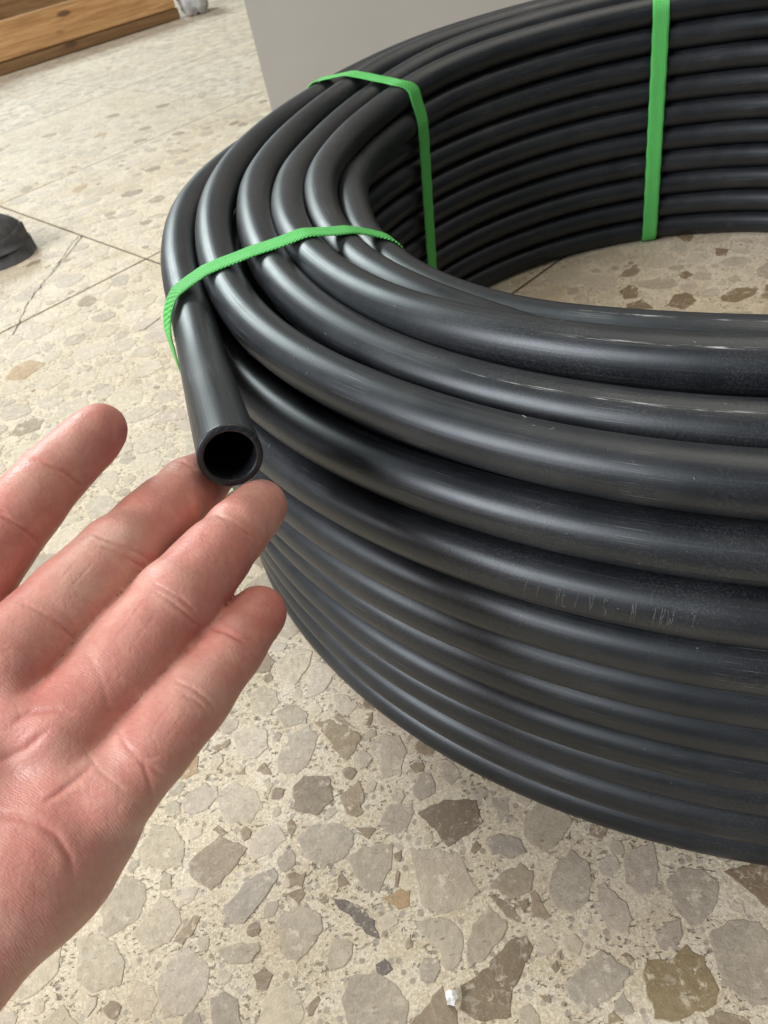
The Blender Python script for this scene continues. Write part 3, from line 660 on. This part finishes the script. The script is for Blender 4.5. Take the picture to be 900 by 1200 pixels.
def surface_nets(f):
    ins = f < 0
    s = np.zeros(np.array(f.shape)-1, dtype=np.int8)
    for a in (0, 1):
        for b in (0, 1):
            for c in (0, 1): s += ins[a:f.shape[0]-1+a, b:f.shape[1]-1+b, c:f.shape[2]-1+c]
    act = np.argwhere((s > 0) & (s < 8)); idx = np.full(s.shape, -1, dtype=np.int32); idx[tuple(act.T)] = np.arange(len(act))
    acc = np.zeros((len(act), 3)); cnt = np.zeros(len(act))
    cor = [(a, b, c) for a in (0, 1) for b in (0, 1) for c in (0, 1)]
    vals = {c: f[act[:, 0]+c[0], act[:, 1]+c[1], act[:, 2]+c[2]] for c in cor}
    for c in cor:
        for k in range(3):
            if c[k] == 0:
                d = list(c); d[k] = 1; v0, v1 = vals[c], vals[tuple(d)]; msk = (v0 < 0) != (v1 < 0)
                t = np.where(msk, v0/np.where(msk, v0-v1, 1), 0); P = np.array(c, float)[None, :].repeat(len(act), 0); P[:, k] = t
                acc[msk] += P[msk]; cnt[msk] += 1
    Vv = lo + VOX*(act + acc/cnt[:, None])
    quads = []
    for k in range(3):
        a, b = (k+1) % 3, (k+2) % 3
        s0 = [slice(None)]*3; s1 = [slice(None)]*3; s0[k] = slice(0, -1); s1[k] = slice(1, None)
        e = np.argwhere(ins[tuple(s0)] != ins[tuple(s1)])
        e = e[(e[:, a] > 0) & (e[:, b] > 0) & (e[:, a] < f.shape[a]-1) & (e[:, b] < f.shape[b]-1)]
        flip = ins[tuple(e.T)]
        def I(da, db):
            q = e.copy(); q[:, a] += da; q[:, b] += db; return idx[tuple(q.T)]
        q = np.stack([I(-1, -1), I(0, -1), I(0, 0), I(-1, 0)], 1); q[~flip] = q[~flip][:, ::-1]
        quads.append(q)
    return Vv, np.concatenate(quads)
HV, HF = surface_nets(hand); del hand
ok = (HF >= 0).all(1); HF = HF[ok]
def neighbours_smooth(V, Fq, it, lam=.5):
    for _ in range(it):
        acc = np.zeros_like(V); cnt = np.zeros(len(V))
        for k in range(4):
            for o in (1, 3):
                np.add.at(acc, Fq[:, k], V[Fq[:, (k+o) % 4]]); np.add.at(cnt, Fq[:, k], 1)
        V = V + lam*(acc/np.maximum(cnt, 1)[:, None]-V)
    return V
HV = neighbours_smooth(HV, HF, 5)
def subdivide(V, Fq):
    E4 = np.concatenate([np.sort(np.stack([Fq[:, k], Fq[:, (k+1) % 4]], 1), 1) for k in range(4)])
    key = E4[:, 0].astype(np.int64)*len(V)+E4[:, 1]; uq, inv = np.unique(key, return_inverse=True)
    ea, eb = uq//len(V), uq % len(V); n0 = len(V); n1 = n0+len(uq)
    V2 = np.concatenate([V, (V[ea]+V[eb])/2, V[Fq].mean(1)]); nf = len(Fq); e = inv.reshape(4, nf)+n0; fc = n1+np.arange(nf)
    F2 = np.concatenate([np.stack([Fq[:, k], e[k], fc, e[(k+3) % 4]], 1) for k in range(4)])
    return V2, F2
# only the skin that faces the lens needs the fine mesh; the whole hand is small enough to refine once
HV, HF = subdivide(HV, HF); HV = neighbours_smooth(HV, HF, 2)
def normals(V, Fq):
    n = np.cross(V[Fq[:, 2]]-V[Fq[:, 0]], V[Fq[:, 3]]-V[Fq[:, 1]]); N = np.zeros_like(V)
    for k in range(4): np.add.at(N, Fq[:, k], n)
    return N/np.maximum(np.linalg.norm(N, axis=1), 1e-9)[:, None]
HN = normals(HV, HF)
if (HN*(HV-HV.mean(0))).sum(1).mean() < 0: HF = HF[:, ::-1].copy(); HN = -HN
hu = 450+F*HV[:, 0]/HV[:, 2]; hv = 600+F*HV[:, 1]/HV[:, 2]
facing = np.clip(-(HN*HV).sum(1)/np.linalg.norm(HV, axis=1)*2.2, 0, 1)
# flexion creases and palm lines: (points, width px, depth mm, redness)
CRE = [
 ([(27,536),(50,541),(75,553),(97,572)], 2.4, .30), ([(-6,600),(15,612),(34,626),(50,640)], 2.4, .30), ([(-10,590),(8,600)], 2.0, .2),
 ([(190,538),(213,540),(234,552)], 2.4, .30), ([(104,624),(125,632),(145,641),(165,650),(180,660)], 2.4, .22), ([(112,638),(135,646),(152,656),(172,668)], 2.0, .22), ([(12,702),(35,710),(62,726),(92,756)], 3.2, .22),
 ([(250,601),(275,612),(297,632)], 2.4, .32), ([(168,676),(190,689),(210,700),(232,720)], 2.4, .24), ([(176,690),(196,702),(216,718),(238,738)], 2.0, .24), ([(94,757),(108,775),(120,800),(126,826),(134,850)], 3.6, .08),
 ([(243,735),(265,741),(292,757)], 2.3, .30), ([(202,797),(225,806),(242,820),(254,838)], 2.4, .24), ([(210,812),(230,822),(246,838)], 1.9, .2), ([(136,852),(148,874),(166,894),(196,910)], 3.0, .16),
 ([(-10,955),(22,958),(45,966),(66,980),(80,1004),(88,1034)], 5.0, .34), ([(48,942),(66,932),(92,912),(114,890)], 4.0, .32), ([(-30,905),(0,892),(30,878),(60,852)], 5.0, .28), ([(10,852),(35,835),(66,832),(90,838)], 4.0, .26),
 ([(146,702),(135,718),(123,738)], 1.6, .06), ([(168,706),(152,726),(136,748)], 1.6, .06), ([(186,716),(168,738),(152,762)], 1.6, .05),
 ([(96,650),(84,664),(68,684)], 1.6, .06), ([(112,656),(98,672),(82,690)], 1.6, .06), ([(206,818),(190,838),(178,858)], 1.6, .06), ([(222,830),(206,850),(192,868)], 1.6, .05),
 ([(165,890),(175,915),(178,940)], 3.0, .18), ([(100,880),(118,905),(150,930)], 3.0, .14), ([(150,880),(172,888),(190,886)], 2.2, .16)]
dep = np.zeros(len(HV)); red = np.zeros(len(HV))
for pts, w, dm in CRE:
    P = np.array(pts, float); best = np.full(len(HV), 1e9)
    sel = np.where((hu > P[:, 0].min()-25) & (hu < P[:, 0].max()+25) & (hv > P[:, 1].min()-25) & (hv < P[:, 1].max()+25) & (facing > 0))[0]
    if not len(sel): continue
    q = np.c_[hu[sel], hv[sel]]; bb = np.full(len(sel), 1e9); tt_ = np.zeros(len(sel))
    Lc = np.r_[0, np.cumsum(np.linalg.norm(np.diff(P, axis=0), axis=1))]
    for k in range(len(P)-1):
        d = P[k+1]-P[k]; t = np.clip(((q-P[k])@d)/(d@d), 0, 1); dd = np.linalg.norm(q-P[k]-t[:, None]*d, axis=1)
        u_ = bb > dd; bb = np.where(u_, dd, bb); tt_ = np.where(u_, (Lc[k]+t*(Lc[k+1]-Lc[k]))/Lc[-1], tt_)
    fade = np.clip(np.minimum(tt_, 1-tt_)*6, .15, 1)*facing[sel]
    w = w*.85; dm = dm*1.2; g = np.exp(-(bb/w)**2); dep[sel] += (dm*g - .22*dm*np.exp(-((bb-2.6*w)/(1.8*w))**2))*fade
    red[sel] = np.maximum(red[sel], g*fade*min(1, dm*2))
HV = HV - HN*dep[:, None]
# soft unevenness of flesh
def vnoise(P, s, seed):
    r_ = np.random.default_rng(seed); o = np.zeros(len(P))
    for _ in range(6):
        d = r_.normal(size=3); d /= np.linalg.norm(d); o += np.sin(P@d*s*r_.uniform(.6, 1.6)+r_.uniform(0, 6.28))
    return o/6
HV = HV + HN*(vnoise(HV, .32, 1)*.28 + vnoise(HV, .75, 2)*.10)[:, None]
base_c = np.array([.60, .30, .248]); rd = np.array([.55, .205, .178]); pl = np.array([.64, .42, .34])
tip = np.zeros(len(HV))
for nm, (J, Rr, Pd) in fingers.items():
    tip = np.maximum(tip, np.exp(-(np.linalg.norm(HV-J[-1], axis=1)/15.0)**2)*.55)
mixr = np.clip(tip + .45*(vnoise(HV, .16, 4)+.25) + .3*vnoise(HV, .5, 14) + .55*red, 0, 1)
mixp = np.clip(.7*vnoise(HV, .12, 8) + .35*vnoise(HV, .42, 18), 0, .7)
tint = base_c*(1-mixr[:, None]) + rd*mixr[:, None]; tint = tint*(1-mixp[:, None]) + pl*mixp[:, None]
HW = CC + np.c_[HV[:, 0], -HV[:, 1], HV[:, 2]] @ CR
# friction-ridge direction: coordinate along each finger / palm
fu = (HV @ np.array([.42, -.55, .72]))*MM; fv2 = (HV @ np.array([.79, .61, 0]))*MM
person = mesh_obj('person', HW, np.ascontiguousarray(HF), M_SKIN, None, uv=np.c_[fu, fv2], col=tint)
tag(person, 'open left hand, palm up, fingertips holding up the cut pipe end', 'person')

# ------------------------------------------------------------------ things behind and around
def box(name, o, ex, ey, ez, dims_, mat, parent=None, bev=1.5):
    """bevelled box: o = corner, ex, ey, ez unit axes, dims in mm"""
    import bmesh
    bm = bmesh.new(); bmesh.ops.create_cube(bm, size=1.0)
    bmesh.ops.scale(bm, vec=dims_, verts=bm.verts); bmesh.ops.translate(bm, vec=[d/2 for d in dims_], verts=bm.verts)
    if bev: bmesh.ops.bevel(bm, geom=list(bm.edges), offset=bev, segments=2, affect='EDGES')
    V = np.array([v.co[:] for v in bm.verts]); Fc = [[v.index for v in f.verts] for f in bm.faces]; bm.free()
    ob = mesh_obj(name, V, Fc, mat, parent, smooth=False)
    ob.matrix_world = Matrix([[ex[k], ey[k], ez[k], o[k]*MM] for k in range(3)] + [[0, 0, 0, 1]])
    return ob
# grey panel-sided cabinet behind the coil
g0 = at_z(324, 152)
ca = math.radians(-9); ex = np.array([math.cos(ca), math.sin(ca), 0]); ey = np.array([-math.sin(ca), math.cos(ca), 0]); ez = np.array([0, 0, 1.0])
tag(box('grey_cabinet', g0+np.array([0, 0, .6]), ex, ey, ez, (1100, 420, 900), M_PANEL, None, 2.0), 'plain grey flat-sided cabinet standing on the floor behind the coil', 'cabinet')

# wooden pallet
pa, pb = at_z(-2, 91), at_z(213, 22); px_ = (pb-pa)/np.linalg.norm(pb-pa); py_ = np.array([-px_[1], px_[0], 0]); pz_ = np.array([0, 0, 1.0])
pal = empty('wooden_pallet'); tag(pal, 'weathered orange-brown wooden pallet lying on the floor', 'pallet')
pl0 = pb - px_*1000 + np.array([0, 0, .6])
LP = np.linalg.norm(pb-pa)
def ppart(name, x, y, z, L, W, H): return box(name, pl0+px_*x+py_*y+pz_*z, px_, py_, pz_, (L, W, H), M_WOOD, pal, 3.0)
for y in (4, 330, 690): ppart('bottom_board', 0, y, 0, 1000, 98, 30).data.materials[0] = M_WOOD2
for y in (0, 345, 705): ppart('stringer', -3, y, 30.3, 996, 45, 86)
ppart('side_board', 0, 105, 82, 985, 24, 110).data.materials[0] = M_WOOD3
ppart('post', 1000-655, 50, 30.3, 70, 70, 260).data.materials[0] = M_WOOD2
ppart('side_board', 0, 672, 62, 985, 24, 110)
ppart('block', 1000-470, 150, 30.3, 90, 90, 60)

# crumpled grey plastic by the pallet
def lump(name, ctr, rx, ry, rz, mat, seed, amp, freq, sub=4):
    import bmesh
    bm = bmesh.new(); bmesh.ops.create_icosphere(bm, subdivisions=sub, radius=1.0)
    V = np.array([v.co[:] for v in bm.verts]); Fc = [[v.index for v in f.verts] for f in bm.faces]; bm.free()
    n = np.abs(vnoise(V, freq, seed))*amp + np.abs(vnoise(V, freq*2.3, seed+1))*amp*.5
    V = V*(1+n-amp*.4)[:, None]*np.array([rx, ry, rz]); V[:, 2] = np.maximum(V[:, 2], -rz*.86)
    V += np.asarray(ctr)-np.array([0, 0, V[:, 2].min()])
    return mesh_obj(name, V, Fc, mat, None, smooth=sub > 2)
tag(lump('plastic_bag', at_z(223, 20)+np.array([22, 40, .5]), 52, 66, 62, M_BAG, 5, .62, 5.0), 'crumpled pale grey plastic bag beside the pallet corner', 'bag')
c0 = at_z(531, 1170)
tag(lump('plaster_crumb', c0+np.array([0, 0, .2]), 2.8, 2.7, 3.1, M_CRUMB, 9, .9, 2.6, 2), 'tiny white plaster crumb lying on a brown stone chip', 'crumb')

# dark shoe whose toe enters at the left
def shoe():
    tip_ = at_z(41, 292); rt = np.array([.995, .10, 0]); sd = np.array([-.10, .995, 0])
    root = empty('shoe'); root.location = tuple(tip_*MM)
    tag(root, 'scuffed dark grey shoe toe on the terrazzo beside the tile joint', 'shoe')
    xs = np.linspace(0, 1, 60); L = 270.0
    def half(x): return 46*np.clip((1-(1-np.clip(x/.22, 0, 1))**2.2), 0, 1)**.5*(1-.16*np.sin(np.clip((x-.3)/.5, 0, 1)*np.pi)) * np.clip((1-x)/.08, 0, 1)**.5
    def body(z0, z1f, grow, name, rows):
        V = []; n = 24
        for x in xs:
            h = half(x)+grow*np.clip(half(x)/20, 0, 1); zt = z1f(x)
            for k in range(n+1):
                a = np.pi*k/n; yy = -math.cos(a); zz = abs(math.sin(a))**rows
                V.append(tip_ + rt*(-x*L+grow*.8) + sd*(yy*h*(1-.18*zz*(rows < .9))) + np.array([0, 0, z0+(zt-z0)*zz]))
        Fq = []
        for i_ in range(len(xs)-1):
            for k in range(n): a = i_*(n+1)+k; Fq.append([a, a+n+1, a+n+2, a+1])
            Fq.append([i_*(n+1), i_*(n+1)+n, (i_+1)*(n+1)+n, (i_+1)*(n+1)][::-1])
        return mesh_obj(name, np.array(V)-tip_, [f[::-1] for f in Fq], M_SHOE, root)
    body(.6, lambda x: 20+0*x, 4.0, 'sole', .16)
    body(14, lambda x: 34+24*np.clip(x/.12, 0, 1)**.6+50*np.clip((x-.2)/.4, 0, 1), 0.0, 'upper', .62)
    body(16, lambda x: 38+6*np.clip(x/.1, 0, 1) if x < .25 else 17, 1.4, 'toe_cap', .5)
shoe()

# lint and dust fibres on the pipes
LV, LF = [], []
for _ in range(30):
    key = rng.choice(['T2', 'T3', 'T4', 'D', 'E', 'T2', 'T4']); ph = math.radians(rng.uniform(196, 247)); el = math.radians(rng.uniform(20, 115))
    if key == 'E': R, z = RO-1.2, 150
    else: R, z = float(fun[key][0](math.degrees(ph))), float(fun[key][1](math.degrees(ph)))
    L = rng.uniform(.3, 1.6); b0 = len(LV); dr = rng.uniform(0, 3.14); cv = rng.uniform(-.5, .5)
    for k in range(5):
        t = k/4*L; p2 = ph + (t*math.cos(dr)+cv*t*t*.4)/R; e2 = el + t*math.sin(dr)/PR; rr = PR+.12+.15*t*(k > 2)
        c_ = np.array([(R+rr*math.cos(e2))*math.cos(p2), (R+rr*math.cos(e2))*math.sin(p2), z+rr*math.sin(e2)])
        n_ = np.array([math.cos(e2)*math.cos(p2), math.cos(e2)*math.sin(p2), math.sin(e2)])
        w = .035; o_ = np.cross(n_, [0.3, .5, .8]); o_ /= np.linalg.norm(o_)
        LV += [tuple(c_-o_*w), tuple(c_+o_*w), tuple(c_+n_*w*1.4)]
    for k in range(4):
        a = b0+3*k; LF += [[a, a+1, a+4, a+3], [a+1, a+2, a+5, a+4], [a+2, a, a+3, a+5]]
tag(mesh_obj('lint', LV, LF, M_CRUMB, coil, smooth=False), kind='stuff')
